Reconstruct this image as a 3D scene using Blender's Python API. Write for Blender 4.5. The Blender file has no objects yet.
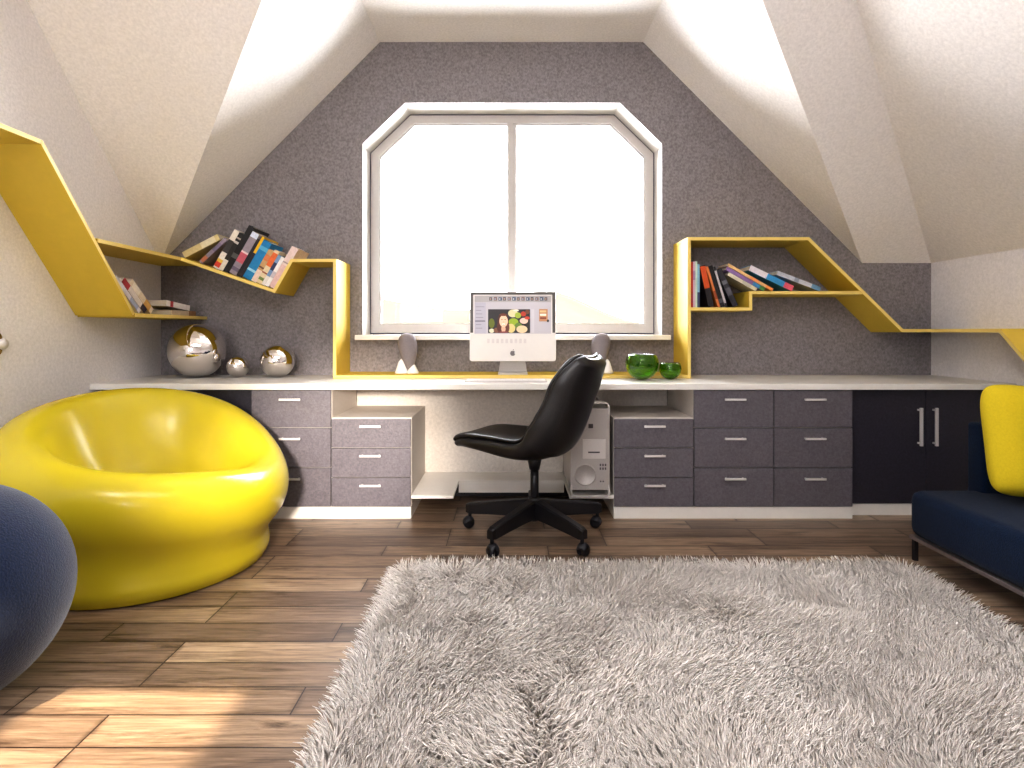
import bpy, bmesh, math, random
import numpy as np
from mathutils import Vector, Matrix
random.seed(7); rng = np.random.default_rng(11)
scene = bpy.context.scene
COL = scene.collection
PI = math.pi
R = math.radians

# ------------------------------------------------------------------ room dimensions (metres)
XL, XR, YB, YR = -2.327, 2.807, 3.90, -2.2      # left, right, back (window) and rear walls
ZE, ZC = 1.497, 2.97                            # eaves height, ceiling height
YC = 2.504                                      # where the roof slope reaches the flat ceiling
ZT = 0.752                                      # worktop surface
YF = 3.25                                       # cabinet fronts

# ------------------------------------------------------------------ helpers
def lin(c):
    out = []
    for v in c[:3]:
        v = v / 255.0
        out.append(v / 12.92 if v <= 0.04045 else ((v + 0.055) / 1.055) ** 2.4)
    return (*out, 1.0)

def new_mat(name):
    m = bpy.data.materials.new(name); m.use_nodes = True
    nt = m.node_tree
    return m, nt, nt.nodes['Principled BSDF']

def mat(name, c, rough=0.5, metal=0.0, spec=0.5, var=0.0, scale=60, bump=0.0, bscale=None, coat=0.0, sheen=0.0, detail=4, stretch=None):
    """principled material with procedural noise variation of its colour and a bump"""
    m, nt, b = new_mat(name)
    col = lin(c)
    b.inputs['Base Color'].default_value = col
    b.inputs['Roughness'].default_value = rough
    b.inputs['Metallic'].default_value = metal
    b.inputs['Specular IOR Level'].default_value = spec
    b.inputs['Coat Weight'].default_value = coat
    b.inputs['Coat Roughness'].default_value = 0.08
    b.inputs['Sheen Weight'].default_value = sheen
    tc = nt.nodes.new('ShaderNodeTexCoord')
    src = tc.outputs['Object']
    if stretch:
        mp = nt.nodes.new('ShaderNodeMapping'); mp.inputs['Scale'].default_value = stretch
        nt.links.new(src, mp.inputs[0]); src = mp.outputs[0]
    if var > 0:
        n = nt.nodes.new('ShaderNodeTexNoise'); n.inputs['Scale'].default_value = scale
        n.inputs['Detail'].default_value = detail; n.inputs['Roughness'].default_value = 0.65
        nt.links.new(src, n.inputs['Vector'])
        r = nt.nodes.new('ShaderNodeValToRGB')
        lo = [max(0, v * (1 - var)) for v in col[:3]] + [1]; hi = [min(1, v * (1 + var)) for v in col[:3]] + [1]
        r.color_ramp.elements[0].position = 0.3; r.color_ramp.elements[0].color = lo
        r.color_ramp.elements[1].position = 0.7; r.color_ramp.elements[1].color = hi
        nt.links.new(n.outputs['Fac'], r.inputs[0]); nt.links.new(r.outputs[0], b.inputs['Base Color'])
    if bump > 0:
        n2 = nt.nodes.new('ShaderNodeTexNoise'); n2.inputs['Scale'].default_value = bscale or scale
        n2.inputs['Detail'].default_value = 3
        nt.links.new(src, n2.inputs['Vector'])
        bp = nt.nodes.new('ShaderNodeBump'); bp.inputs['Strength'].default_value = bump; bp.inputs['Distance'].default_value = 0.004
        nt.links.new(n2.outputs['Fac'], bp.inputs['Height']); nt.links.new(bp.outputs[0], b.inputs['Normal'])
    return m

class MB:
    """collects shapes into ONE mesh"""
    def __init__(s): s.bm = bmesh.new(); s.mats = []
    def slot(s, m):
        if m is None: return 0
        if m not in s.mats: s.mats.append(m)
        return s.mats.index(m)
    def box(s, x0, x1, y0, y1, z0, z1, m=None, bev=0.0, M=None, seg=2):
        vs = [s.bm.verts.new((x, y, z)) for x in (x0, x1) for y in (y0, y1) for z in (z0, z1)]
        idx = [(0,1,3,2),(4,6,7,5),(0,4,5,1),(2,3,7,6),(0,2,6,4),(1,5,7,3)]
        fs = [s.bm.faces.new([vs[i] for i in f]) for f in idx]
        k = s.slot(m)
        for f in fs: f.material_index = k
        if M is not None: bmesh.ops.transform(s.bm, matrix=M, verts=vs)
        if bev > 0:
            es = {e for f in fs for e in f.edges}
            bmesh.ops.bevel(s.bm, geom=list(es), offset=bev, segments=seg, profile=0.5, affect='EDGES', clamp_overlap=True)
        return s
    def poly(s, pts, m=None):
        f = s.bm.faces.new([s.bm.verts.new(p) for p in pts]); f.material_index = s.slot(m); return f
    def prism(s, pts, ax, a, b, m=None, bev=0.0):
        """extrude a 2D outline along axis ax from a to b ('x': pts are (y,z); 'y': (x,z); 'z': (x,y))"""
        def P(p, t): return {'x': (t, p[0], p[1]), 'y': (p[0], t, p[1]), 'z': (p[0], p[1], t)}[ax]
        A = [s.bm.verts.new(P(p, a)) for p in pts]; B = [s.bm.verts.new(P(p, b)) for p in pts]
        n = len(pts); fs = [s.bm.faces.new(A), s.bm.faces.new(B[::-1])]
        for i in range(n): fs.append(s.bm.faces.new((A[i], B[i], B[(i+1) % n], A[(i+1) % n])))
        k = s.slot(m)
        for f in fs: f.material_index = k
        bmesh.ops.recalc_face_normals(s.bm, faces=fs)
        if bev > 0:
            es = {e for f in fs for e in f.edges}
            bmesh.ops.bevel(s.bm, geom=list(es), offset=bev, segments=2, profile=0.5, affect='EDGES', clamp_overlap=True)
        return s
    def lathe(s, prof, n=32, c=(0,0,0), m=None, M=None, fn=None):
        """revolve (r,z) profile about z; fn(x,y,z) may deform"""
        rows = []
        for r, z in prof:
            if r < 1e-6:
                p = (c[0], c[1], c[2] + z)
                rows.append([s.bm.verts.new(fn(*p) if fn else p)])
            else:
                row = []
                for i in range(n):
                    a = 2*PI*i/n
                    p = (c[0] + r*math.cos(a), c[1] + r*math.sin(a), c[2] + z)
                    row.append(s.bm.verts.new(fn(*p) if fn else p))
                rows.append(row)
        fs = []
        for a, b in zip(rows, rows[1:]):
            for i in range(n):
                j = (i+1) % n
                if len(a) == 1 and len(b) == 1: continue
                if len(a) == 1: fs.append(s.bm.faces.new((a[0], b[i], b[j])))
                elif len(b) == 1: fs.append(s.bm.faces.new((a[i], b[0], a[j])))
                else: fs.append(s.bm.faces.new((a[i], b[i], b[j], a[j])))
        k = s.slot(m)
        for f in fs: f.material_index = k; f.smooth = True
        bmesh.ops.recalc_face_normals(s.bm, faces=fs)
        if M is not None: bmesh.ops.transform(s.bm, matrix=M, verts=[v for r_ in rows for v in r_])
        return s
    def tube(s, p, q, r0, r1=None, n=16, m=None, cap=True):
        p = Vector(p); q = Vector(q); r1 = r0 if r1 is None else r1
        d = q - p; M = Matrix.Translation(p) @ d.to_track_quat('Z', 'Y').to_matrix().to_4x4()
        L = d.length
        prof = ([(0, 0)] if cap else []) + [(r0, 0), (r1, L)] + ([(0, L)] if cap else [])
        s.lathe(prof, n, (0,0,0), m, M)
        return s
    def build(s, name, m=None, parent=None, smooth=False, loc=None, subsurf=0, wn=False):
        me = bpy.data.meshes.new(name)
        s.bm.normal_update()
        s.bm.to_mesh(me); s.bm.free()
        for x in (s.mats or ([m] if m else [])): me.materials.append(x)
        if smooth:
            for p in me.polygons: p.use_smooth = True
        o = bpy.data.objects.new(name, me); COL.objects.link(o)
        if parent: o.parent = parent
        if loc: o.location = loc
        if subsurf:
            md = o.modifiers.new('Subdivision', 'SUBSURF'); md.levels = subsurf; md.render_levels = subsurf
        return o

def tag(o, label=None, cat=None, group=None, kind=None):
    if label: o['label'] = label
    if cat: o['category'] = cat
    if group: o['group'] = group
    if kind: o['kind'] = kind
    return o

def thing(name, label, cat, loc=(0,0,0), rz=0.0, group=None):
    o = bpy.data.objects.new(name, None); COL.objects.link(o); o.empty_display_size = 0.1
    o.location = loc; o.rotation_euler = (0, 0, rz)
    return tag(o, label, cat, group)

def struct(o): o['kind'] = 'structure'; return o

def smooth_by_angle(o, ang=40):
    me = o.data
    for p in me.polygons: p.use_smooth = True
    bm = bmesh.new(); bm.from_mesh(me)
    for e in bm.edges:
        e.smooth = not (len(e.link_faces) == 2 and e.calc_face_angle(0) > R(ang))
    bm.to_mesh(me); bm.free()

def catmull(pts, n=6):
    P = [Vector(p) for p in pts]; P = [2*P[0]-P[1]] + P + [2*P[-1]-P[-2]]
    out = []
    for i in range(1, len(P)-2):
        for k in range(n):
            t = k / n
            a, b, c, d = P[i-1], P[i], P[i+1], P[i+2]
            out.append(0.5*((2*b) + (c-a)*t + (2*a-5*b+4*c-d)*t*t + (3*b-a-3*c+d)*t**3))
    out.append(P[-2]); return out

def strip(pts, th, side=1):
    """closed outline of a mitred board of thickness th that follows the 2D polyline (its face) on one side"""
    P = [Vector(p) for p in pts]; off = []
    for i, p in enumerate(P):
        ns = []
        if i > 0: d = (P[i]-P[i-1]).normalized(); ns.append(Vector((-d.y, d.x)))
        if i < len(P)-1: d = (P[i+1]-P[i]).normalized(); ns.append(Vector((-d.y, d.x)))
        n = sum(ns, Vector((0,0)))
        n = n.normalized(); k = 1.0 / max(0.3, n.dot(ns[0]))
        off.append(p + n*th*side*k)
    return [tuple(p) for p in P] + [tuple(p) for p in off[::-1]]

# ------------------------------------------------------------------ materials
M = {}
M['white_wall'] = mat('white_plaster', (236,232,232), 0.85, var=0.09, scale=70, bump=0.25, bscale=120, spec=0.2)
M['roof'] = mat('white_roof_plaster', (244,240,237), 0.85, var=0.08, scale=70, bump=0.25, bscale=120, spec=0.2)
M['grey_wall'] = mat('grey_textured_plaster', (140,134,136), 0.8, var=0.30, scale=75, bump=0.5, bscale=90, spec=0.25)
M['white_lacquer'] = mat('white_lacquer', (232,228,222), 0.35, var=0.02, scale=20)
M['white_frame'] = mat('white_window_paint', (192,186,182), 0.4, var=0.02, scale=30)
M['gasket'] = mat('dark_window_gasket', (95,92,105), 0.6, var=0.1)
M['yellow_board'] = mat('yellow_lacquer', (212,182,64), 0.55, var=0.03, scale=15)
M['yellow_edge_highlight'] = mat('yellow_lacquer_edge_highlight', (232,206,120), 0.35, var=0.03, scale=15)  # highlight along the front edges, painted in as a paler lacquer
M['drawer'] = mat('grey_textured_laminate', (103,98,104), 0.38, var=0.26, scale=90, bump=0.35, bscale=110, spec=0.55)
M['door'] = mat('shaded_drawer_laminate', (54,51,61), 0.36, var=0.22, scale=80, bump=0.3, bscale=110, spec=0.5)  # same laminate as the drawers, with light falloff darkened into its colour
M['carcass'] = mat('pale_laminate', (214,206,198), 0.55, var=0.04, scale=60)
M['knee_panel'] = mat('pale_textured_laminate', (206,199,191), 0.55, var=0.12, scale=55, bump=0.2)
M['steel'] = mat('brushed_steel', (226,222,220), 0.35, metal=0.35, var=0.05, scale=200)
M['sofa_frame'] = mat('dull_steel', (150,140,138), 0.4, metal=0.8, var=0.05, scale=100)
M['chrome'] = mat('mirror_chrome', (235,230,226), 0.015, metal=1.0, var=0.01, scale=3)
M['yellow_gloss'] = mat('yellow_glossy_plastic', (198,180,42), 0.26, var=0.015, scale=4, spec=0.4, coat=0.12)
M['blue_felt'] = mat('navy_felt', (20,32,58), 0.95, var=0.35, scale=160, bump=0.5, bscale=200, sheen=0.35, spec=0.1)
M['blue_sofa'] = mat('navy_woven_fabric', (11,27,50), 0.95, var=0.35, scale=150, bump=0.5, bscale=220, sheen=0.06, spec=0.1)
M['yellow_cloth'] = mat('yellow_cotton', (206,184,44), 0.85, var=0.06, scale=120, bump=0.3, bscale=260, spec=0.15)
M['leather'] = mat('black_leather', (26,23,24), 0.33, var=0.3, scale=90, bump=0.25, bscale=160, spec=0.55)
M['black_metal'] = mat('black_coated_metal', (22,20,24), 0.38, var=0.1, scale=40, spec=0.5)
M['black_rubber'] = mat('black_rubber', (20,20,28), 0.45, var=0.1, scale=40)
M['alu'] = mat('bead_blasted_aluminium', (205,200,196), 0.42, metal=0.35, var=0.04, scale=150)
M['alu_dark'] = mat('perforated_aluminium', (176,170,166), 0.5, metal=0.35, var=0.22, scale=420, detail=1)
M['dark_slot'] = mat('dark_slot', (70,64,66), 0.5, var=0.1)
M['imac_white'] = mat('white_polycarbonate', (232,228,224), 0.25, var=0.01, scale=20)
M['imac_grey'] = mat('grey_bezel', (96,90,88), 0.3, var=0.04, scale=20)
M['logo_grey'] = mat('grey_logo', (120,114,116), 0.3, var=0.02)
M['key'] = mat('white_key', (240,238,236), 0.4, var=0.01)
M['speaker_grey'] = mat('warm_grey_cloth', (132,124,126), 0.75, var=0.14, scale=200, bump=0.2)
M['brass'] = mat('aged_brass', (190,160,95), 0.25, metal=1.0, var=0.1, scale=60)
M['rug_back'] = mat('rug_backing', (170,160,150), 0.95, var=0.1)
M['paper'] = mat('book_pages', (216,206,190), 0.9, var=0.1, scale=300, stretch=(1,0.05,0.05))

def glass_mat(name, c, ior=1.45, rough=0.0):
    m, nt, b = new_mat(name)
    b.inputs['Base Color'].default_value = lin(c); b.inputs['Roughness'].default_value = rough
    b.inputs['Transmission Weight'].default_value = 1.0; b.inputs['IOR'].default_value = ior
    return m
M['green_glass'] = glass_mat('green_glass', (150,210,40))

# thin window glass: clear, with a faint mirror reflection
m, nt, b = new_mat('clear_window_glass'); nt.nodes.remove(b)
tr = nt.nodes.new('ShaderNodeBsdfTransparent'); gl = nt.nodes.new('ShaderNodeBsdfGlossy'); gl.inputs['Roughness'].default_value = 0.02
fr = nt.nodes.new('ShaderNodeFresnel'); fr.inputs['IOR'].default_value = 1.25
mx = nt.nodes.new('ShaderNodeMixShader')
nt.links.new(fr.outputs[0], mx.inputs[0]); nt.links.new(tr.outputs[0], mx.inputs[1]); nt.links.new(gl.outputs[0], mx.inputs[2])
nt.links.new(mx.outputs[0], nt.nodes['Material Output'].inputs[0]); M['pane'] = m

def vcol_mat(name, emit=0.0, rough=0.5):
    m, nt, b = new_mat(name)
    a = nt.nodes.new('ShaderNodeVertexColor'); a.layer_name = 'Col'
    nt.links.new(a.outputs[0], b.inputs['Base Color']); b.inputs['Roughness'].default_value = rough
    if emit:
        nt.links.new(a.outputs[0], b.inputs['Emission Color']); b.inputs['Emission Strength'].default_value = emit
    return m
M['screen'] = vcol_mat('lit_screen', 0.25, 0.4)

def wood_mat():
    m, nt, b = new_mat('reclaimed_plank_floor'); L = nt.links.new; N = nt.nodes.new
    tc = N('ShaderNodeTexCoord')
    mp = N('ShaderNodeMapping'); mp.inputs['Location'].default_value = (0.31, -0.091, 0)
    L(tc.outputs['Object'], mp.inputs[0])
    def brick(w, off, freq, c1, c2, mort):
        t = N('ShaderNodeTexBrick'); t.offset = off; t.offset_frequency = freq; t.squash = 1.0
        t.inputs['Scale'].default_value = 1.0; t.inputs['Brick Width'].default_value = w; t.inputs['Row Height'].default_value = 0.125
        t.inputs['Mortar Size'].default_value = 0.0025; t.inputs['Mortar Smooth'].default_value = 0.3
        t.inputs['Color1'].default_value = c1; t.inputs['Color2'].default_value = c2; t.inputs['Mortar'].default_value = mort
        L(mp.outputs[0], t.inputs['Vector']); return t
    bk = brick(0.78, 0.37, 3, (0,0,0,1), (1,1,1,1), (0.5,0.5,0.5,1))
    # grain: noise stretched along the plank, shifted per plank
    sh = N('ShaderNodeVectorMath'); sh.operation = 'MULTIPLY_ADD'
    sep = N('ShaderNodeSeparateColor'); L(bk.outputs['Color'], sep.inputs[0])
    cmb = N('ShaderNodeCombineXYZ')
    ml = N('ShaderNodeMath'); ml.operation = 'MULTIPLY'; ml.inputs[1].default_value = 37.0; L(sep.outputs[0], ml.inputs[0])
    L(ml.outputs[0], cmb.inputs[2])
    va = N('ShaderNodeVectorMath'); va.operation = 'ADD'; L(mp.outputs[0], va.inputs[0]); L(cmb.outputs[0], va.inputs[1])
    def noise(sc, scale, detail=6, rough=0.6, dist=0.0):
        mm = N('ShaderNodeMapping'); mm.inputs['Scale'].default_value = sc; L(va.outputs[0], mm.inputs[0])
        n = N('ShaderNodeTexNoise'); n.inputs['Scale'].default_value = scale; n.inputs['Detail'].default_value = detail
        n.inputs['Roughness'].default_value = rough; n.inputs['Distortion'].default_value = dist
        L(mm.outputs[0], n.inputs['Vector']); return n
    g1 = noise((0.75, 9, 1), 2.6, 9, 0.70, 0.9)
    g2 = noise((1.6, 34, 1), 3.4, 6, 0.68, 0.3)
    g3 = noise((1.2, 3.2, 1), 2.2, 4, 0.55, 0.4)
    ramp = N('ShaderNodeValToRGB'); els = ramp.color_ramp.elements
    els[0].position = 0.0; els[0].color = lin((96,77,65)); els[1].position = 1.0; els[1].color = lin((192,170,143))
    e = els.new(0.35); e.color = lin((130,109,92)); e = els.new(0.7); e.color = lin((160,136,113))
    # plank value = random per plank + patchy noise
    a1 = N('ShaderNodeMath'); a1.operation = 'MULTIPLY'; a1.inputs[1].default_value = 0.55; L(sep.outputs[0], a1.inputs[0])
    a2 = N('ShaderNodeMath'); a2.operation = 'MULTIPLY_ADD'; a2.inputs[1].default_value = 0.65; L(g3.outputs['Fac'], a2.inputs[0]); L(a1.outputs[0], a2.inputs[2])
    a3 = N('ShaderNodeMath'); a3.operation = 'ADD'; a3.inputs[1].default_value = -0.06; L(a2.outputs[0], a3.inputs[0])
    L(a3.outputs[0], ramp.inputs[0])
    dk = N('ShaderNodeValToRGB'); dk.color_ramp.elements[0].position = 0.33; dk.color_ramp.elements[0].color = (0.22,0.17,0.15,1)
    dk.color_ramp.elements[1].position = 0.50; dk.color_ramp.elements[1].color = (1,1,1,1); L(g1.outputs['Fac'], dk.inputs[0])
    mu = N('ShaderNodeMix'); mu.data_type = 'RGBA'; mu.blend_type = 'MULTIPLY'; mu.inputs[0].default_value = 0.85
    L(ramp.outputs[0], mu.inputs[6]); L(dk.outputs[0], mu.inputs[7])
    fn = N('ShaderNodeValToRGB'); fn.color_ramp.elements[0].position = 0.36; fn.color_ramp.elements[0].color = (0.5,0.47,0.45,1)
    fn.color_ramp.elements[1].position = 0.62; fn.color_ramp.elements[1].color = (1.08,1.08,1.08,1); L(g2.outputs['Fac'], fn.inputs[0])
    mu2 = N('ShaderNodeMix'); mu2.data_type = 'RGBA'; mu2.blend_type = 'MULTIPLY'; mu2.inputs[0].default_value = 0.8
    L(mu.outputs[2], mu2.inputs[6]); L(fn.outputs[0], mu2.inputs[7])
    bk2 = brick(0.78, 0.37, 3, (0,0,0,1), (1,1,1,1), (0.5,0.5,0.5,1)); bk2.inputs['Mortar Size'].default_value = 0.022; bk2.inputs['Mortar Smooth'].default_value = 1.0
    g4 = noise((0.8, 5, 1), 4.0, 5, 0.65, 0.5)
    e1 = N('ShaderNodeMapRange'); e1.inputs[1].default_value = .38; e1.inputs[2].default_value = .62; e1.inputs[3].default_value = 0.0; e1.inputs[4].default_value = 1.0; L(g4.outputs['Fac'], e1.inputs[0])
    e2 = N('ShaderNodeMath'); e2.operation = 'MULTIPLY'; L(e1.outputs[0], e2.inputs[0]); L(bk2.outputs['Fac'], e2.inputs[1])
    e3 = N('ShaderNodeMath'); e3.operation = 'MULTIPLY'; e3.inputs[1].default_value = 0.62; L(e2.outputs[0], e3.inputs[0])
    mu3 = N('ShaderNodeMix'); mu3.data_type = 'RGBA'; L(e3.outputs[0], mu3.inputs[0]); L(mu2.outputs[2], mu3.inputs[6]); mu3.inputs[7].default_value = lin((58,40,33))
    mu2 = mu3
    mo = N('ShaderNodeMix'); mo.data_type = 'RGBA'; L(bk.outputs['Fac'], mo.inputs[0]); L(mu2.outputs[2], mo.inputs[6]); mo.inputs[7].default_value = lin((46,32,26))
    L(mo.outputs[2], b.inputs['Base Color'])
    
    b.inputs['Roughness'].default_value = 0.36; b.inputs['Specular IOR Level'].default_value = 0.45
    bp = N('ShaderNodeBump'); bp.inputs['Strength'].default_value = 0.25; bp.inputs['Distance'].default_value = 0.003
    L(g2.outputs['Fac'], bp.inputs['Height']); L(bp.outputs[0], b.inputs['Normal'])
    return m
M['floor'] = wood_mat()

# ------------------------------------------------------------------ room shell
mb = MB(); mb.poly([(XL,YR,0),(XR,YR,0),(XR,YB,0),(XL,YB,0)]); struct(mb.build('floor', M['floor']))
mb = MB(); mb.poly([(XL,YB,0),(XL,YB,ZE),(XL,YC,ZC),(XL,YR,ZC),(XL,YR,0)]); struct(mb.build('wall_left', M['white_wall']))
mb = MB(); mb.poly([(XR,YB,0),(XR,YR,0),(XR,YR,ZE),(XR,YB,ZE)]); struct(mb.build('wall_right', M['white_wall']))
XS = XR - (ZC - ZE)

WO = [(-0.983,1.0),(-0.983,2.292),(-0.70,2.565),(0.733,2.565),(1.013,2.292),(1.013,1.0)]      # wall opening (x,z)
def fill_with_hole(outer, hole, fn):
    bm = bmesh.new(); es = []
    for loop in (outer, hole):
        vs = [bm.verts.new(fn(p)) for p in loop]
        es += [bm.edges.new((vs[i], vs[(i+1) % len(vs)])) for i in range(len(vs))]
    bmesh.ops.triangle_fill(bm, use_beauty=True, use_dissolve=False, edges=es)
    return bm
XD0, XD1, XE1 = -0.867, 0.887, 2.347
mb = MB(); mb.bm.free()
mb.bm = fill_with_hole([(XL,0),(XL,ZE),(XD0,ZC),(XD1,ZC),(XE1,ZE),(XR,ZE),(XR,0)], WO, lambda p: (p[0], YB, p[1]))
struct(mb.build('wall_back', M['grey_wall']))
RW = [(-2.05,1.15),(-1.15,1.15),(-1.15,2.05),(-2.05,2.05)]
mb = MB(); mb.bm.free()
mb.bm = fill_with_hole([(XL,0),(XL,ZC),(XS,ZC),(XR,ZE),(XR,0)], RW, lambda p: (p[0], YR, p[1]))
struct(mb.build('wall_rear', M['white_wall']))
w2 = bpy.data.objects.new('fill_window', None); COL.objects.link(w2); w2.location = (-1.6, YR, 1.15); struct(w2)  # unseen window added to let in fill light from behind
mb = MB()
for a_, b_, c_, d_ in ((-2.05,-1.15,1.15,1.21),(-2.05,-1.15,1.99,2.05),(-2.05,-1.99,1.21,1.99),(-1.21,-1.15,1.21,1.99)): mb.box(a_, b_, YR-.10, YR-.04, c_, d_)
mb.build('window_frame', M['white_frame'], w2).location = (1.6, -YR, -1.15)
mb = MB(); mb.poly([(-1.99,YR-.07,1.21),(-1.21,YR-.07,1.21),(-1.21,YR-.07,1.99),(-1.99,YR-.07,1.99)]); mb.build('pane', M['pane'], w2).location = (1.6, -YR, -1.15)

mb = MB()
A=(XL,YB,ZE); B=(XD0,YC,ZC); C_=(XL,YC,ZC); D=(XD0,YB,ZC); E=(XD1,YB,ZC); F=(XE1,YB,ZE); G=(XD1,YC,ZC); H=(XS,YC,ZC); I=(XR,YB,ZE)
mb.poly([A,B,C_]); mb.poly([A,D,B]); mb.poly([D,E,G,B]); mb.poly([F,G,E]); mb.poly([F,I,H,G]); mb.poly([I,(XR,YR,ZE),(XS,YR,ZC),H])
sk = [(-1.33,-1.35),(-0.77,-1.35),(-0.77,-0.08),(-1.33,-0.08)]                      # skylight opening added behind the camera to shape the sun patch
b2 = fill_with_hole([(XL,YR),(XS,YR),(XS,YC),(XL,YC)], sk, lambda p: (p[0], p[1], ZC))
tmp = bpy.data.meshes.new('tmp'); b2.to_mesh(tmp); b2.free(); mb.bm.from_mesh(tmp); bpy.data.meshes.remove(tmp)
struct(mb.build('ceiling', M['roof']))
# shaft of the added skylight
mb = MB()
for i in range(4):
    p, q = sk[i], sk[(i+1) % 4]
    mb.poly([(p[0],p[1],ZC),(q[0],q[1],ZC),(q[0],q[1],ZC+0.12),(p[0],p[1],ZC+0.12)])
struct(mb.build('trim_1', M['white_frame']))

# ---- the window
w1 = bpy.data.objects.new('window_1', None); COL.objects.link(w1); w1.location = (0, YB, 1.0); struct(w1)
def wl(o): o.location = (0, -YB, -1.0); return o
def inset(poly, d):
    """inset the open-bottom window outline"""
    (x0,z0),(_,z1),(x2,z2),(x3,_),(x4,z4),(_,_) = poly
    k = d*math.tan(R(22.5))
    return [(x0+d,z0+d),(x0+d,z1-k),(x2+k,z2-d),(x3-k,z2-d),(x4-d,z4-k),(x4-d,z0+d)]
YW = 4.11
mb = MB(); n = len(WO)
for i in range(n-1):
    p, q = WO[i], WO[i+1]
    mb.poly([(p[0],YB,p[1]),(q[0],YB,q[1]),(q[0],YW+0.08,q[1]),(p[0],YW+0.08,p[1])])
wl(mb.build('reveal', M['white_lacquer'], w1))
def ring(mb, a, b, y0, y1, m=None):
    n = len(a)
    for i in range(n):
        j = (i+1) % n
        mb.poly([(a[i][0],y0,a[i][1]),(a[j][0],y0,a[j][1]),(b[j][0],y0,b[j][1]),(b[i][0],y0,b[i][1])], m)
        mb.poly([(b[i][0],y0,b[i][1]),(b[j][0],y0,b[j][1]),(b[j][0],y1,b[j][1]),(b[i][0],y1,b[i][1])], m)
        mb.poly([(a[i][0],y0,a[i][1]),(a[j][0],y0,a[j][1]),(a[j][0],y1,a[j][1]),(a[i][0],y1,a[i][1])], m)
o0 = [(x, z) for x, z in WO]; o0[0] = (o0[0][0], 1.02); o0[-1] = (o0[-1][0], 1.02)
g0 = inset(o0, 0.010); g1 = inset(o0, 0.030)
mb = MB(); ring(mb, o0, g0, YW, YW+0.08); wl(mb.build('gasket', M['gasket'], w1))
f1 = inset(o0, 0.068); f2 = inset(o0, 0.076)
mb = MB(); ring(mb, g0, f1, YW-0.012, YW+0.05); ring(mb, f1, f2, YW+0.004, YW+0.05); wl(mb.build('window_frame', M['white_frame'], w1))
zb, zt = 1.085, 2.50
mb = MB(); mb.box(-0.018, 0.018, YW-0.014, YW+0.05, zb, zt); mb.box(0.018, 0.046, YW-0.004, YW+0.05, zb, zt); wl(mb.build('mullion', M['white_frame'], w1))
for x0, x1 in ((-0.91, -0.018), (0.046, 0.94)):
    mb = MB(); pts = [p for p in f1]
    if x0 < -0.5: q = [f1[0], f1[1], f1[2], (0.0, f1[2][1]), (0.0, f1[0][1])]
    else: q = [(0.03, f1[0][1]), (0.03, f1[3][1]), f1[3], f1[4], f1[5]]
    mb.poly([(x, YW+0.03, z) for x, z in q]); wl(mb.build('pane', M['pane'], w1))
mb = MB(); mb.box(-1.010, 1.046, 3.80, YW+0.06, 0.985, 1.018, bev=0.004); wl(mb.build('window_sill', M['white_lacquer'], w1))

# ---- pale hills outside
mb = MB(); nx, ny = 60, 24
hm = mat('hazy_dry_grass', (59,56,50), 1.0, var=0.10, scale=0.06, spec=0.0)
grid = []
for j in range(ny):
    y = 25 + 300*(j/(ny-1))**1.6; row = []
    for i in range(nx):
        x = (-1.1 + 2.2*i/(nx-1)) * (y*0.75 + 15)
        u = x / y
        t = min(1, max(0, (y-25)/200.0))
        crest = 0.052*math.exp(-((u+0.30)/0.20)**2) + 0.055*math.exp(-((u-0.06)/0.10)**2) + 0.014
        z = -3.0*(1-t) + t*t*(3-2*t)*crest*230 + 0.5*math.sin(x*0.11+y*0.05)*t
        row.append(mb.bm.verts.new((x, y, z)))
    grid.append(row)
for j in range(ny-1):
    for i in range(nx-1): mb.bm.faces.new((grid[j][i],grid[j][i+1],grid[j+1][i+1],grid[j+1][i]))
struct(mb.build('hills', hm, smooth=True))

# ------------------------------------------------------------------ worktop and cabinets
def SX(px, Y): return (px - 510.0)/585.0*Y
mb = MB(); mb.box(XL, XR, 3.237, YB, ZT-0.034, ZT, bev=0.003)
tag(mb.build('worktop', M['white_lacquer']), 'long white worktop running under the window from wall to wall', 'worktop')
ZU = ZT - 0.034
ZD0 = 0.066       # underside of drawer fronts
def handle_bar(cx, z, w, y, parent, vertical=False, h=0.0):
    mb = MB()
    if not vertical:
        mb.box(cx-w/2, cx+w/2, y-0.028, y-0.018, z-0.006, z+0.006, bev=0.002)
        for s in (-1, 1): mb.box(cx+s*(w/2-0.012)-0.004, cx+s*(w/2-0.012)+0.004, y-0.02, y, z-0.004, z+0.004)
    else:
        mb.box(cx-w/2, cx+w/2, y-0.034, y-0.022, z-h/2, z+h/2, bev=0.002)
        for s in (-1, 1): mb.box(cx-0.005, cx+0.005, y-0.024, y, z+s*(h/2-0.014)-0.005, z+s*(h/2-0.014)+0.005)
    return mb.build('handle', M['steel'], parent)
def drawer_unit(name, label, x0, x1, ztop, splits, side_l=True, side_r=True, open_top=False):
    t = thing(name, label, 'cabinet', ((x0+x1)/2, YF, 0))
    def loc(o): o.location = (-(x0+x1)/2, -YF, 0); return o
    mb = MB(); mb.box(x0, x1, YF+0.020, 3.795, ZD0, ztop, bev=0.002)
    loc(mb.build('carcass', M['carcass'], t))
    mb = MB(); mb.box(x0, x1, YF+0.006, 3.79, 0.0, ZD0-0.001); loc(mb.build('plinth', M['white_lacquer'], t))
    zs = splits
    for a, b in zip(zs, zs[1:]):
        mb = MB(); mb.box(x0+0.0025, x1-0.0025, YF, YF+0.019, b+0.0025, a-0.0025, bev=0.0012)
        d = loc(mb.build('drawer', M['drawer'], t))
        handle_bar((x0+x1)/2, b + (a-b)*0.755 if a-b < 0.2 else a-(0.052 if a > 0.6 else 0.058), 0.118, YF, d)
    return t
PX = [SX(p, YF) for p in (251, 331, 411, 614, 694, 774, 853)]
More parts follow.
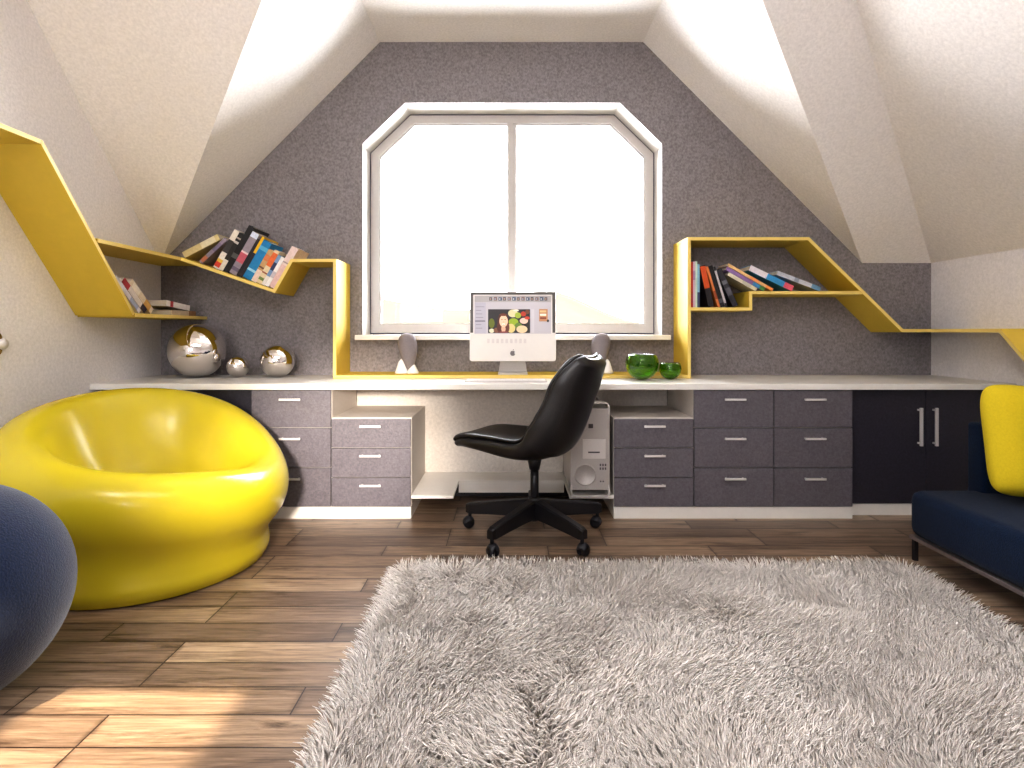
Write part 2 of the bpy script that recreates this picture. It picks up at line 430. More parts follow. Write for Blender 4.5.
zbig = [ZU-0.001, 0.506, 0.284, ZD0]
zped = [0.556, 0.394, 0.229, ZD0]
drawer_unit('drawer_cabinet', 'grey three-drawer cabinet reaching the worktop behind the yellow armchair', PX[0], PX[1], ZU, zbig)
drawer_unit('drawer_pedestal', 'low grey three-drawer pedestal left of the knee space, lit by the added spot', PX[1], PX[2], 0.560, zped)
drawer_unit('drawer_pedestal', 'low grey three-drawer pedestal beside the computer tower', PX[3], PX[4], 0.560, zped)
drawer_unit('drawer_cabinet', 'full-height grey three-drawer cabinet right beside the low pedestal and open niche', PX[4], PX[5], ZU, zbig)
drawer_unit('drawer_cabinet', 'full-height grey three-drawer cabinet beside the shade-darkened double-door cupboard', PX[5], PX[6], ZU, zbig)
def door_unit(label, x0, x1, handles=True):
    yf = YF + 0.06
    t = thing('door_cupboard', label, 'cupboard', ((x0+x1)/2, yf, 0))
    def loc(o): o.location = (-(x0+x1)/2, -yf, 0); return o
    mb = MB(); mb.box(x0, x1, yf+0.02, 3.795, ZD0, ZU); loc(mb.build('carcass', M['carcass'], t))
    mb = MB(); mb.box(x0, x1, yf+0.008, 3.79, 0, ZD0-0.001); loc(mb.build('plinth', M['white_lacquer'], t))
    xm = (x0+x1)/2
    for a, b, s in ((x0, xm, 1), (xm, x1, -1)):
        mb = MB(); mb.box(a+0.002, b-0.002, yf, yf+0.019, ZD0+0.002, ZU-0.003, bev=0.0012)
        d = loc(mb.build('door', M['door'], t))
        handle_bar((b if s > 0 else a) - s*0.043, 0.505, 0.016, yf, d, True, 0.215)
    return t
door_unit('shade-darkened double-door cupboard with two upright steel handles behind the blue sofa', PX[6]+0.002, XR-0.012)
door_unit('shade-darkened double-door cupboard in the left corner, mostly hidden by the yellow armchair', XL+0.012, PX[0]-0.002)
# niches above the pedestals and the knee space: pale back panel fixed under the worktop
mb = MB(); mb.box(PX[1]+0.001, PX[4]-0.001, 3.80, 3.818, 0.0, ZU-0.001)
tag(mb.build('back_panel', M['knee_panel']), 'pale textured back panel under the worktop behind the chair', 'panel')
# footboard: U-shaped ledge on the floor of the knee space
xl0, xl1 = PX[2]+0.001, SX(453.5, 3.25); xr0, xr1 = SX(569.5, 3.25), PX[3]-0.001
fb = thing('foot_ledge', 'white U-shaped ledge low in the knee space carrying the computer tower', 'ledge', (0.02, 3.6, 0))
def floc(o): o.location = (-0.02, -3.6, 0); return o
mb = MB(); mb.prism([(xl0,3.25),(xl1,3.25),(xl1,3.576),(xr0,3.576),(xr0,3.25),(xr1,3.25),(xr1,3.799),(xl0,3.799)], 'z', 0.112, 0.13, bev=0.0015)
floc(mb.build('ledge_board', M['white_lacquer'], fb))
mb = MB(); mb.box(xl1, xr0, 3.58, 3.60, 0.055, 0.112); floc(mb.build('apron', M['white_lacquer'], fb))
mb = MB(); mb.box(xl0+0.02, xr1-0.02, 3.70, 3.79, 0.0, 0.112); floc(mb.build('plinth', M['black_metal'], fb))

# ------------------------------------------------------------------ yellow ribbon shelves
YS, XLS, XRS, TH = 3.588, -2.017, 2.497, 0.020
zB = 1.14
def board(name, pts, th, side, ax, a, b, parent, off):
    """board = yellow faces, paler front edge lives in the same mesh"""
    mb = MB(); mb.prism(strip(pts, th, side), ax, a, b, M['yellow_board'], bev=0.0012)
    k = mb.slot(M['yellow_edge_highlight'])
    o = mb.build(name, None, parent)
    for p in o.data.polygons:
        nrm = p.normal
        if (ax == 'y' and nrm.y < -0.9) or (ax == 'x' and ((nrm.x > 0.9 and a < 0) or (nrm.x < -0.9 and a > 0))): p.material_index = k
    o.location = off; return o
rib = thing('ribbon_shelf', 'yellow ribbon shelf zigzagging round the window wall from left corner to right wall', 'shelf', (0, 3.75, ZT))
O1 = (0, -3.75, -ZT)
ZS0 = 1.497
board('wall_shelf', [(2.86, ZS0), (YS, ZS0), (YB-0.002, ZS0)], TH, -1, 'x', XL+0.001, XLS, rib, O1)
board('sloping_shelf', [(XLS-0.003, ZS0), (-1.452, 1.300), (-1.345, 1.487), (-1.086, 1.487)], TH, -1, 'y', YS, YB-0.001, rib, O1)
board('upright_panel', [(-1.066, 1.487), (-1.066, ZT+0.001)], TH, -1, 'y', YS, YB-0.001, rib, O1)
board('desk_strip', [(-1.066, ZT+0.021), (1.090, ZT+0.021)], TH, -1, 'y', YS, YB-0.001, rib, O1)
board('upright_panel', [(1.090, ZT+0.001), (1.090, 1.5995)], TH, -1, 'y', YS, YB-0.001, rib, O1)
board('box_top', [(1.090, 1.62), (1.836, 1.62), (2.412, 1.056), (XRS, 1.056), (XR-0.001, 1.056)], TH, -1, 'y', YS, YB-0.001, rib, O1)
board('step_shelf', [(1.110, 1.189), (1.467, 1.189), (1.467, 1.289), (2.180, 1.289)], TH, -1, 'y', YS+0.002, YB-0.001, rib, O1)
board('wall_shelf', [(YS+0.31, 1.056), (2.98, 1.056), (2.74, 0.82)], TH, 1, 'x', XR-0.001, XRS, rib, O1)
zig = thing('zigzag_shelf', 'large slanting yellow shelf on the left wall with white books on its lower board', 'shelf', (-2.17, 3.14, zB))
O2 = (2.17, -3.14, -zB)
board('upper_board', [(0.9, 1.868), (2.525, 1.868)], TH, -1, 'x', XL+0.001, XLS, zig, O2)
board('slanted_board', [(2.525, 1.868), (3.145, zB)], TH, -1, 'x', XL+0.001, XLS, zig, O2)
board('lower_board', [(3.145, zB), (YB-0.002, zB)], TH, -1, 'x', XL+0.001, XLS, zig, O2)

# ------------------------------------------------------------------ books
_cm = {}
def cm(c):
    if c not in _cm: _cm[c] = mat('book_cover_%02x%02x%02x' % c, c, 0.42, var=0.12, scale=45)
    return _cm[c]
def book(label, t, h, d, base, bands, pivot, lean, group, spine='y', lean_right=True):
    """local: x thickness, y depth (spine at y=0 facing -y), z height; pivot = the lower corner it leans over"""
    x0 = -t if lean_right else 0.0
    mb = MB(); c = 0.0022; k = cm(base)
    # spine cut into bands of colour
    zs = [0.0]; cols = []
    last = 0.0
    for a, b_, col in bands:
        if a > last + 1e-4: zs.append(a*h); cols.append(base)
        zs.append(b_*h); cols.append(col); last = b_
    if last < 0.999: zs.append(h); cols.append(base)
    for i, col in enumerate(cols): mb.box(x0, x0+t, 0, c, zs[i], zs[i+1], cm(col))
    mb.box(x0, x0+c, c, d, 0, h, k); mb.box(x0+t-c, x0+t, c, d, 0, h, k)
    o = mb.build('book', None)
    pb = MB(); pb.box(x0+c*1.05, x0+t-c*1.05, c*1.05, d-0.004, 0.003, h-0.003); pb.build('pages', M['paper'], o)
    o.location = pivot
    a = lean if lean_right else -lean
    if spine == 'y': o.rotation_euler = (0, R(a), 0)
    else: o.rotation_euler = (Matrix.Rotation(R(90), 3, 'Z') @ Matrix.Rotation(R(a), 3, 'Y')).to_euler()
    return tag(o, label, 'book', group)

# row A: on the sloping shelf, leaning right on its slanted end
G1 = 'books on the sloping yellow shelf'
sl = math.atan2(1.497-1.300, 1.452-2.020); dirS = Vector((-(2.017-1.452), 0, 1.497-1.300)).normalized()  # up the slope to the left
endang = 29.8
corner = Vector((-1.452, 3.62, 1.300)) + Vector((0,0,0.0008))
a_rel = R(endang) - math.atan2(dirS.z, -dirS.x)
rowA = [
 ('tall thick pinkish white book against the slanted end of the sloping shelf', .041,.262,.20,(226,205,200),[(.0,.55,(222,190,186)),(.60,.63,(170,150,150))]),
 ('short slim white book beside the tall pinkish white one', .021,.188,.15,(236,232,230),[(.3,.5,(200,190,196))]),
 ('short slim blue and white book next to the short white one', .020,.192,.15,(120,150,185),[(.0,.3,(225,220,214)),(.5,.75,(40,52,90))]),
 ('cream paperback with an orange upper spine', .030,.212,.16,(222,205,170),[(.10,.18,(120,140,80)),(.30,.34,(150,90,70)),(.52,.92,(222,110,50))]),
 ('tan and cream paperback left of the orange-topped one', .030,.205,.18,(196,160,110),[(.0,.36,(226,205,190)),(.42,.47,(120,80,60)),(.66,.84,(206,130,80))]),
 ('thick bright blue book on the sloping shelf', .050,.243,.19,(14,128,182),[(.2,.26,(150,205,225)),(.75,.85,(90,175,210))]),
 ('yellow book rising behind the blue one', .016,.262,.22,(232,186,26),[(.0,.6,(40,34,40))]),
 ('slim black book beside the yellow one', .018,.240,.19,(28,24,32),[]),
 ('thick book with a pink and grey spine and white blue top', .042,.268,.20,(150,140,150),[(.08,.16,(110,100,120)),(.28,.50,(196,96,112)),(.50,.54,(226,200,200)),(.88,1.0,(214,222,240))]),
 ('tallest book on the sloping shelf, plain black', .034,.296,.23,(18,16,20),[(.3,.4,(90,90,90))]),
 ('black and white striped spine book left of the tallest black one', .026,.240,.18,(40,38,38),[(.0,.28,(222,214,200)),(.72,.78,(205,200,195)),(.84,.88,(180,170,160))]),
 ('white book with red and yellow pictures low on its spine', .032,.246,.17,(230,222,212),[(.04,.16,(206,70,50)),(.16,.24,(226,190,80)),(.42,.74,(60,55,55))]),
]
s = 0.0
for lab, t, h, d, base, bands in rowA:
    p = corner + dirS*s
    t *= 1.10; h *= 1.09
    book(lab, t, h, d, base, sorted(bands), p, endang, G1)
    s += (t+0.0008)/math.cos(a_rel)
p = corner + dirS*(s+0.071)
book('grey purple book slumped against the upright row', .024,.215,.17,(150,138,152),[(.05,.25,(190,120,90)),(.5,.8,(120,108,130))], p, 47.5, G1)
p = corner + dirS*(s+0.180)
book('cream book slumped lowest at the left of the sloping shelf', .040,.245,.18,(206,190,140),[(.5,.9,(222,212,180))], p, 62.5, G1)

# row B: in the box right of the window
G2 = 'books in the yellow box shelf'
rowB = [
 ('upright red book at the left end of the box shelf', .020,.282,.19,(196,48,38),[(.1,.3,(170,40,60))],0),
 ('upright pinkish white book beside the red one', .014,.284,.18,(214,190,200),[(.6,.8,(180,150,180))],0),
 ('thin upright pale green book', .011,.286,.17,(206,226,206),[],0),
 ('thin upright light blue book right of the pale green one', .014,.268,.17,(140,186,206),[(.0,.35,(60,72,104))],0),
]
x = 1.112; zb_ = 1.190
for lab, t, h, d, base, bands, ln in rowB:
    book(lab, t, h, d, base, bands, (x, 3.62, zb_), 0.0, G2, lean_right=False); x += t+0.001
x += 0.054
book('orange and black book leaning on the upright row', .034,.262,.19,(34,28,30),[(.45,.98,(206,84,26))], (x,3.62,zb_), 12.0, G2, lean_right=False); x += .034/math.cos(R(12))+.0235
book('slim orange book between two black ones', .015,.262,.17,(206,120,60),[(.2,.4,(150,70,30))], (x,3.62,zb_), 17.0, G2, lean_right=False); x += .015/math.cos(R(17))+.002
book('plain black book leaning left', .026,.266,.20,(20,18,22),[(.1,.2,(80,80,90))], (x,3.62,zb_), 17.0, G2, lean_right=False); x += .026/math.cos(R(17))+.002
book('black book with a white stripe along its spine', .013,.262,.18,(198,192,192),[(.0,.1,(30,28,30)),(.9,1.0,(30,28,30))], (x,3.62,zb_), 17.0, G2, lean_right=False); x += .013/math.cos(R(17))+.032
book('charcoal book with small pale lettering before the step', .034,.250,.20,(40,38,46),[(.3,.5,(86,84,92)),(.6,.7,(120,118,124))], (x,3.62,zb_), 24.0, G2, lean_right=False)
z2 = 1.290
book('cream book slumped lowest over the step', .022,.20,.17,(214,206,180),[(.2,.5,(190,186,170))], (1.520,3.62,z2), 60.5, G2, lean_right=False)
book('purple and green book slumped second over the step', .023,.268,.17,(142,110,160),[(.0,.12,(80,140,70)),(.12,.3,(70,140,190))], (1.568,3.62,z2), 60.5, G2, lean_right=False)
book('pale orange book lying on the purple one', .018,.318,.18,(226,186,130),[(.0,.15,(232,150,80)),(.3,.5,(236,160,100))], (1.622,3.62,z2), 60.5, G2, lean_right=False)
book('blue, white and pink book slumped on the upper step', .036,.295,.19,(60,150,200),[(.0,.2,(216,96,116)),(.6,1.0,(226,220,226))], (1.742,3.62,z2), 64.0, G2, lean_right=False)
book('pale grey book lying furthest right in the box shelf', .027,.285,.18,(196,198,206),[(.0,.2,(110,150,180)),(.5,.6,(150,156,170))], (1.915,3.62,z2), 69.0, G2, lean_right=False)

# row C: lower board of the zigzag shelf, spines to the room
G3 = 'books on the lower left shelf'
sb = math.degrees(math.atan2(3.145-2.525, 1.868-zB))     # lean of the slanted board from vertical
xs = -2.05
def bookC(lab, t, h, d, base, bands, y, lean):
    return book(lab, t, h, d, base, bands, (xs, y, zB+0.0008), lean, G3, spine='x', lean_right=False)
ck = math.cos(R(sb))
yC = 3.232
bookC('thin white book lying against the slanted yellow board', .026,.265,.17,(222,216,220),[(.1,.4,(170,176,200))], yC, 49); yC += .026/math.cos(R(49)) + .010
bookC('red and white book leaning second from the slanted board', .034,.250,.17,(226,214,206),[(.0,.2,(60,50,60)),(.75,1.0,(170,60,66))], yC, 49.5); yC += .034/math.cos(R(49.5)) + .004
bookC('cream book leaning third from the slanted board', .040,.245,.17,(222,204,178),[(.1,.35,(206,160,90)),(.6,.9,(238,226,208))], yC, 50)
def flat_book(lab, t, h, d, base, bands, x, y, z, rz=0, tilt=0.0):
    # lying on its side, long side along the wall, spine facing the room
    o = book(lab, t, h, d, base, bands, (x, y, z), 90, G3, spine='x', lean_right=False)
    o.rotation_euler = (Matrix.Rotation(R(90+rz), 3, 'Z') @ Matrix.Rotation(R(-90+tilt), 3, 'Y')).to_euler()
    return o
flat_book('brown and cream book lying flat on the lower left shelf', .030,.275,.17,(206,186,160),[(.0,.3,(150,110,80))], -2.04, 3.80, zB+0.001)
flat_book('white book with a red stripe lying on top of the flat brown one', .034,.255,.165,(230,222,218),[(.72,.84,(176,56,60))], -2.045, 3.735, zB+0.0325, tilt=5)

# ------------------------------------------------------------------ chrome balls, glass bowls
def sphere_obj(name, r, loc, m, seg=64):
    mb = MB(); nn = 32
    mb.lathe([(r*math.sin(PI*i/nn) if 0 < i < nn else 0.0, -r*math.cos(PI*i/nn)) for i in range(nn+1)], seg)
    o = mb.build(name, m, smooth=True); o.location = loc; return o
G4 = 'chrome balls on the worktop'
tag(sphere_obj('chrome_ball', .168, (-1.972,3.69,ZT+.168), M['chrome']), 'largest mirror chrome ball on the worktop in the left corner', 'ball', G4)
tag(sphere_obj('chrome_ball', .0685, (-1.716,3.69,ZT+.0685), M['chrome']), 'smallest mirror chrome ball between the two bigger ones', 'ball', G4)
tag(sphere_obj('chrome_ball', .104, (-1.466,3.69,ZT+.104), M['chrome']), 'medium mirror chrome ball nearest the yellow upright', 'ball', G4)
def bowl(label, r, h, loc, open_r):
    # thick-walled glass bowl, round below and open on top
    nn = 20; out = []; inn = []
    a_top = math.acos(max(-1, min(1, (h-r)/r)))
    for i in range(nn+1):
        a = PI - (PI-a_top)*i/nn
        out.append((max(0, r*math.sin(a)) if i else 0.0, r + r*math.cos(a)))
    w = r*0.14
    for i in range(nn+1):
        a = a_top + (PI-a_top)*i/nn
        inn.append(((r-w)*math.sin(a) if i < nn else 0.0, r + (r-w)*math.cos(a)*0.86 if False else r + (r-w)*math.cos(a)))
    mb = MB(); mb.lathe(out + inn, 48)
    o = mb.build('glass_bowl', M['green_glass'], smooth=True); o.location = loc
    return tag(o, label, 'bowl', 'green glass bowls by the right upright')
bowl('larger green glass bowl on the worktop right of the chair', .098, .152, (SX(641.5,3.50), 3.49, ZT+.001), .07)
bowl('smaller green glass bowl beside the yellow upright', .066, .100, (SX(669.8,3.52), 3.515, ZT+.001), .05)

# ------------------------------------------------------------------ computer
ic = thing('desktop_computer', 'white all-in-one computer showing a photo editor, standing under the window', 'computer', (SX(512.8,3.68), 3.70, ZT+.022))
wd, z0, z1 =   .272, .078, .518       # half width, bottom and top of the body above its foot
tilt = Matrix.Rotation(R(-4), 4, 'X')
def icp(mb, name, m, smooth=False):
    o = mb.build(name, m, ic, smooth=smooth); o.location = (0, 0, 0); return o
def rrect(x0, x1, z0, z1, r, n=5):
    out = []
    for cx, cz, a0 in ((x1-r, z1-r, 0), (x0+r, z1-r, 90), (x0+r, z0+r, 180), (x1-r, z0+r, 270)):
        for i in range(n+1):
            a = R(a0 + 90*i/n); out.append((cx+r*math.cos(a), cz+r*math.sin(a)))
    return out
mb = MB(); mb.prism(rrect(-wd, wd, z0, z1, .016), 'y', -.022, .022, bev=.004); icp(mb, 'body', M['imac_white'])
mb = MB()
def frame_poly(mb, x0, x1, za, zb2, w, y):
    mb.box(x0, x0+w, y-.002, y, za, zb2); mb.box(x1-w, x1, y-.002, y, za, zb2); mb.box(x0+w, x1-w, y-.002, y, zb2-w*.8, zb2)
frame_poly(mb, -wd+.004, wd-.004, z0+.180, z1-.004, .018, -.0225); icp(mb, 'bezel', M['imac_grey'])
# picture on the screen: one flat mesh with a colour per face
class Pic:
    def __init__(s): s.f = []; s.k = 0
    def poly(s, pts, c): s.f.append((pts, c, s.k)); s.k += 1
    def rect(s, x0, x1, z0, z1, c): s.poly([(x0,z0),(x1,z0),(x1,z1),(x0,z1)], c)
    def ell(s, cx, cz, rx, rz, c, n=20, rot=0):
        s.poly([(cx + rx*math.cos(2*PI*i/n)*math.cos(rot) - rz*math.sin(2*PI*i/n)*math.sin(rot), cz + rx*math.cos(2*PI*i/n)*math.sin(rot) + rz*math.sin(2*PI*i/n)*math.cos(rot)) for i in range(n)], c)
    def build(s, name, m, y, step):
        vs, fs, cs = [], [], []
        for pts, c, k in s.f:
            fs.append(list(range(len(vs), len(vs)+len(pts)))); cs += [lin(c)]*len(pts)
            vs += [(p[0], y - k*step, p[1]) for p in pts]
        me = bpy.data.meshes.new(name); me.from_pydata(vs, [], fs)
        ca = me.color_attributes.new('Col', 'FLOAT_COLOR', 'CORNER')
        for p in me.polygons:
            for li in p.loop_indices: ca.data[li].color = cs[me.loops[li].vertex_index]
        me.materials.append(m)
        o = bpy.data.objects.new(name, me); COL.objects.link(o); return o
pc = Pic(); k = .544/87.0      # metres per picture column
def U(px): return (px - 512.8)*k
def V(py): return z0 + (361.3 - py)*k*1.0
pc.rect(U(474.2), U(551.4), V(333.4), V(295.3), (178,173,178))
pc.rect(U(474.2), U(551.4), V(301.5), V(295.3), (160,155,155))
for i in range(13):            # row of toolbar icons
    x = 489 + i*4.65
    pc.rect(U(x), U(x+2.9+(i % 3)*.4), V(300.0), V(296.6-(i % 2)*.3), ((92,84,88),(120,100,96),(84,92,110))[i % 3])
    pc.rect(U(x+.8), U(x+1.9), V(299.0), V(297.8), ((180,150,130),(200,196,196),(150,160,180))[(i*2) % 3])
pc.rect(U(474.2), U(485.5), V(333.4), V(302), (168,164,174))
for i in range(7):             # side list
    pc.rect(U(475.5), U(484.0 - (i*3 % 4)), V(306.6+3.6*i), V(306.0+3.6*i), (130,126,136))
pc.rect(U(475.0), U(485.0), V(321.2), V(320.2), (88,84,92))
x0, x1, za, zb2 = 487.9, 530.2, 332.8, 308.8                       # the photo
pc.rect(U(x0), U(x1), V(za), V(zb2), (46,42,44))
for cx, cy, rx, ry, c in ((491.5,323,3,5,(96,104,34)),(491.5,330.5,2.6,2.2,(200,196,170)),(496.5,330,3,2.6,(120,80,60)),(513,313,5,4,(196,190,150)),(513.5,321.5,5,3.6,(140,160,40)),
        (511,328,4.4,4.6,(196,178,120)),(518.5,325.5,3.6,3.2,(96,120,50)),(518,315,3.2,3,(150,164,60)),(522,329,5.6,3.8,(212,184,150)),(524,320.5,4.2,3,(206,176,160)),(523.5,313.5,2.8,2.5,(176,60,40)),(527.5,311.5,2.2,2.2,(110,70,50)),
        (527.3,317.6,2.6,1.6,(190,70,50)),(516,309.9,3,1,(216,206,190))):
    pc.ell(U(cx), V(cy), rx*k, ry*k, c)
pc.ell(U(503.0), V(321.0), 5.7*k, 8.6*k, (72,36,28)); pc.ell(U(499.4), V(326.8), 2.6*k, 5.4*k, (84,42,34)); pc.ell(U(507.0), V(327.4), 2.4*k, 5.2*k, (96,50,38))
pc.ell(U(503.6), V(331.8), 3.4*k, 1.0*k, (150,80,70))
pc.ell(U(503.4), V(328.6), 2.2*k, 3.6*k, (206,158,132)); pc.ell(U(503.4), V(332.0), 5.0*k, .8*k, (120,60,56)); pc.ell(U(503.5), V(320.8), 4.3*k, 6.1*k, (226,180,152)); pc.ell(U(503.2), V(314.4), 4.0*k, 1.3*k, (100,54,40))
pc.ell(U(501.8), V(319.2), .6*k, .4*k, (70,46,40)); pc.ell(U(505.0), V(319.2), .6*k, .4*k, (70,46,40))
pc.ell(U(503.5), V(321.6), .4*k, .8*k, (204,152,126)); pc.ell(U(503.5), V(324.0), 1.6*k, .65*k, (240,230,224)); pc.ell(U(503.5), V(324.5), 1.3*k, .28*k, (190,90,84))
pc.rect(U(531.4), U(534.4), V(332.8), V(308.8), (186,182,186))
pc.rect(U(539.4), U(548.0), V(321.0), V(308.6), (176,130,96))         # thumbnails at the right
for i in range(3): pc.rect(U(540.2), U(546.5), V(312.0+3.4*i), V(310.0+3.4*i), ((206,176,130),(226,214,196),(120,60,44))[i])
pc.ell(U(548.2), V(320.5), 1.2*k, 1.4*k, (60,54,50))
so = pc.build('screen', M['screen'], -.0236, .00005); so.parent = ic
mb = MB()                        # reflection of a preview film strip, built as pale tiles on the chin
for i in range(9): mb.box(U(487+4.6*i), U(489.6+4.6*i), -.0232, -.0226, V(343.0), V(338.6))
icp(mb, 'preview_reflection', mat('pale_reflection', (214,208,206), .3, var=.05))
# logo: apple silhouette with a bite and a leaf
mb = MB(); lc = (U(512.7), V(353.2)); rr = 2.7*k; pts = []
for i in range(40):
    a = 2*PI*i/40; rad = rr*(1.0 - .16*math.exp(-((a-PI/2)/.35)**2) - .12*math.exp(-((a-3*PI/2)/.22)**2))
    px_, pz_ = lc[0] + rad*math.cos(a)*.94, lc[1] + rad*math.sin(a)
    dx, dz = px_ - (lc[0]+rr*1.12), pz_ - (lc[1]+rr*.12)
    dd = math.hypot(dx, dz)
    if dd < rr*.5: px_, pz_ = lc[0]+rr*1.12 + dx/dd*rr*.5, lc[1]+rr*.12 + dz/dd*rr*.5
    pts.append((px_, -.0232, pz_))
mb.poly(pts)
mb.poly([(lc[0]-.02*rr,-.0232,lc[1]+.98*rr),(lc[0]+.25*rr,-.0232,lc[1]+1.05*rr),(lc[0]+.48*rr,-.0232,lc[1]+1.5*rr),(lc[0]+.12*rr,-.0232,lc[1]+1.4*rr)])
icp(mb, 'logo', M['logo_grey'])
for c in list(ic.children): c.matrix_local = Matrix.Translation((0,0,.09)) @ Matrix.Rotation(R(-3), 4, 'X') @ Matrix.Translation((0,0,-.09)) @ c.matrix_local
mb = MB()                        # bent aluminium foot
mb.prism([(-.085,0),(.085,0),(.085,.010),(.070,.010),(.045,.17),(.035,.17),(.055,.010),(-.085,.010)][:], 'x', -.075, .075)
o = icp(mb, 'stand', M['alu'])
for v in o.data.vertices: v.co.x *= 1.22 - .75*max(0, min(.4, v.co.z-.01))/.4*1.2 if v.co.z < .15 else .86
kb = thing('keyboard', 'slim white keyboard lying on the worktop in front of the computer', 'keyboard', (SX(506,3.36), 3.38, ZT+.001))
mb = MB(); mb.box(-.235, .235, -.058, .058, 0, .009, bev=.003); mb.build('base', M['alu'], kb)
mb = MB()
for r_ in range(5):
    n_ = 14; w_ = .452/n_
    for c_ in range(n_):
        if r_ == 0 and 4 <= c_ <= 8:
            if c_ == 4: mb.box(-.226+w_*4+.001, -.226+w_*9-.001, -.052, -.034, .009, .0125)
            continue
        mb.box(-.226+w_*c_+.001, -.226+w_*(c_+1)-.001, -.052+.021*r_, -.034+.021*r_, .009, .0125)
o = mb.build('keys', M['key'], kb); o['kind'] = 'stuff'

# small penguin-shaped loudspeakers either side of the computer
def speaker(label, cx, y, mirror):
    t = thing('desk_speaker', label, 'speaker', (cx, y, ZT+.022))
    s = -1 if mirror else 1
    mb = MB()
    prof = [(0,.022),(.018,.028),(.030,.05),(.042,.09),(.051,.13),(.055,.165),(.052,.198),(.040,.224),(.022,.238),(0,.242)]
    mb.lathe([(p.x, p.y) for p in [Vector((max(0,q[0]),q[1])) for q in catmull([(a,b,0) for a,b in prof], 4)]], 32, fn=lambda x,y_,z: (x*1.10 + s*(.018-(z)*.10), y_*.92+(z-.1)*.05, z*1.06))
    mb.build('body', M['speaker_grey'], t, smooth=True)
    for dx, w_ in ((-.036*s, .044), (.036*s, .038)):
        mb = MB(); mb.lathe([(0,0),(w_*.9,0),(w_,.006),(w_*.86,.018),(w_*.45,.05 if dx*s > 0 else .074),(.006,.062 if dx*s > 0 else .092),(0,.064 if dx*s > 0 else .094)], 24, (dx, -.012, 0), fn=lambda x,y_,z: (x, y_*.8, z))
        mb.build('foot', M['imac_white'], t, smooth=True)
    return t
speaker('grey egg-bodied desk speaker on white feet, left of the computer', SX(407.5,3.72), 3.72, False)
speaker('grey egg-bodied desk speaker partly hidden behind the chair back', SX(601,3.72), 3.72, True)

# ------------------------------------------------------------------ computer tower
tw = thing('computer_tower', 'silver computer tower with round grille standing behind the chair', 'computer tower', (SX(590.2,3.22), 3.22, .131))
W2, HT, DP = .108, .522, .46
TB0, TB1 = .036, .486
mb = MB(); mb.box(-W2, W2, .004, DP, TB0, TB1, bev=.003); mb.build('case', M['alu'], tw)
mb = MB(); mb.box(-W2+.004, W2-.004, 0, .004, TB0+.004, TB1-.004); mb.build('front_panel', M['alu_dark'], tw)
def handle_loop(up):
    mb = MB(); th = .009
    zz0, zz1 = (TB1-.03, HT) if up else (TB0+.03, 0)
    outer = []
    r_ = .026; sg = 1 if up else -1
    pts = [(-W2, zz0)]
    for i in range(7):
        a = R(180 - 90*i/6); pts.append((-W2+r_+r_*math.cos(a), zz1-sg*r_+sg*r_*math.sin(a)))
    for i in range(7):
        a = R(90 - 90*i/6); pts.append((W2-r_+r_*math.cos(a), zz1-sg*r_+sg*r_*math.sin(a)))
    pts.append((W2, zz0))
    for ya, yb in ((-.004, .075), (DP-.08, DP)):
        mb = MB(); mb.prism(strip(pts, th, -1 if up else 1), 'y', ya, yb); mb.build('handle', M['alu'], tw)
handle_loop(True); handle_loop(False)
mb = MB(); mb.box(-.010, .016, -.004, 0, .378, .402, bev=.002); mb.build('power_mark', M['dark_slot'], tw)
mb = MB(); mb.box(-.042, .085, -.003, 0, .210, .318, bev=.002); mb.build('drive_bay', M['alu'], tw)
mb = MB(); mb.box(-.012, .052, -.005, -.002, .242, .250); mb.build('disc_slot', M['dark_slot'], tw)
mb = MB(); c_ = Matrix.Translation((-.028, -.002, .122)) @ Matrix.Rotation(R(90), 4, 'X')
mb.lathe([(0,0),(.050,0),(.052,.002),(.056,.005),(.060,.002),(.061,0)], 40, M=c_); mb.build('round_grille', M['alu_dark'], tw, smooth=True)
for i in range(3):
    for j in range(2): mb = MB(); mb.box(.052+.014*i, .060+.014*i, -.003, 0, .170-.020*j, .182-.020*j); mb.build('port', M['dark_slot'], tw)
for i in range(2): mb = MB(); mb.box(.054+.014*i, .061+.014*i, -.003, 0, .082, .089); mb.build('port', M['dark_slot'], tw)

# ------------------------------------------------------------------ desk chair
CH = (SX(534.5,3.0), 3.0)
ch = thing('office_chair', 'black leather swivel chair on a five-arm wheeled base, turned to the window', 'chair', (CH[0], CH[1], 0))
YAW = R(180-30)               # direction the seat faces
shell_rot = Matrix.Rotation(YAW, 4, 'Z')
prof = catmull([(.390,.450),(.365,.470),(.28,.482),(.16,.472),(.05,.458),(-.06,.462),(-.140,.505),(-.185,.585),(-.222,.69),(-.268,.805),(-.312,.885),(-.335,.915)], 5)
nP = len(prof); nV = 17
def width(u):
    pts = [(0,.165),(.06,.205),(.2,.240),(.45,.262),(.6,.262),(.8,.240),(.92,.185),(1,.115)]
    for (a,b),(c,d) in zip(pts, pts[1:]):
        if u <= c: t = (u-a)/(c-a); t = t*t*(3-2*t); return b+(d-b)*t
    return pts[-1][1]
def curl(u):
    pts = [(0,-.005),(.15,.012),(.38,.05),(.55,.125),(.75,.085),(1,.03)]
    for (a,b),(c,d) in zip(pts, pts[1:]):
        if u <= c: t = (u-a)/(c-a); t = t*t*(3-2*t); return b+(d-b)*t
    return pts[-1][1]
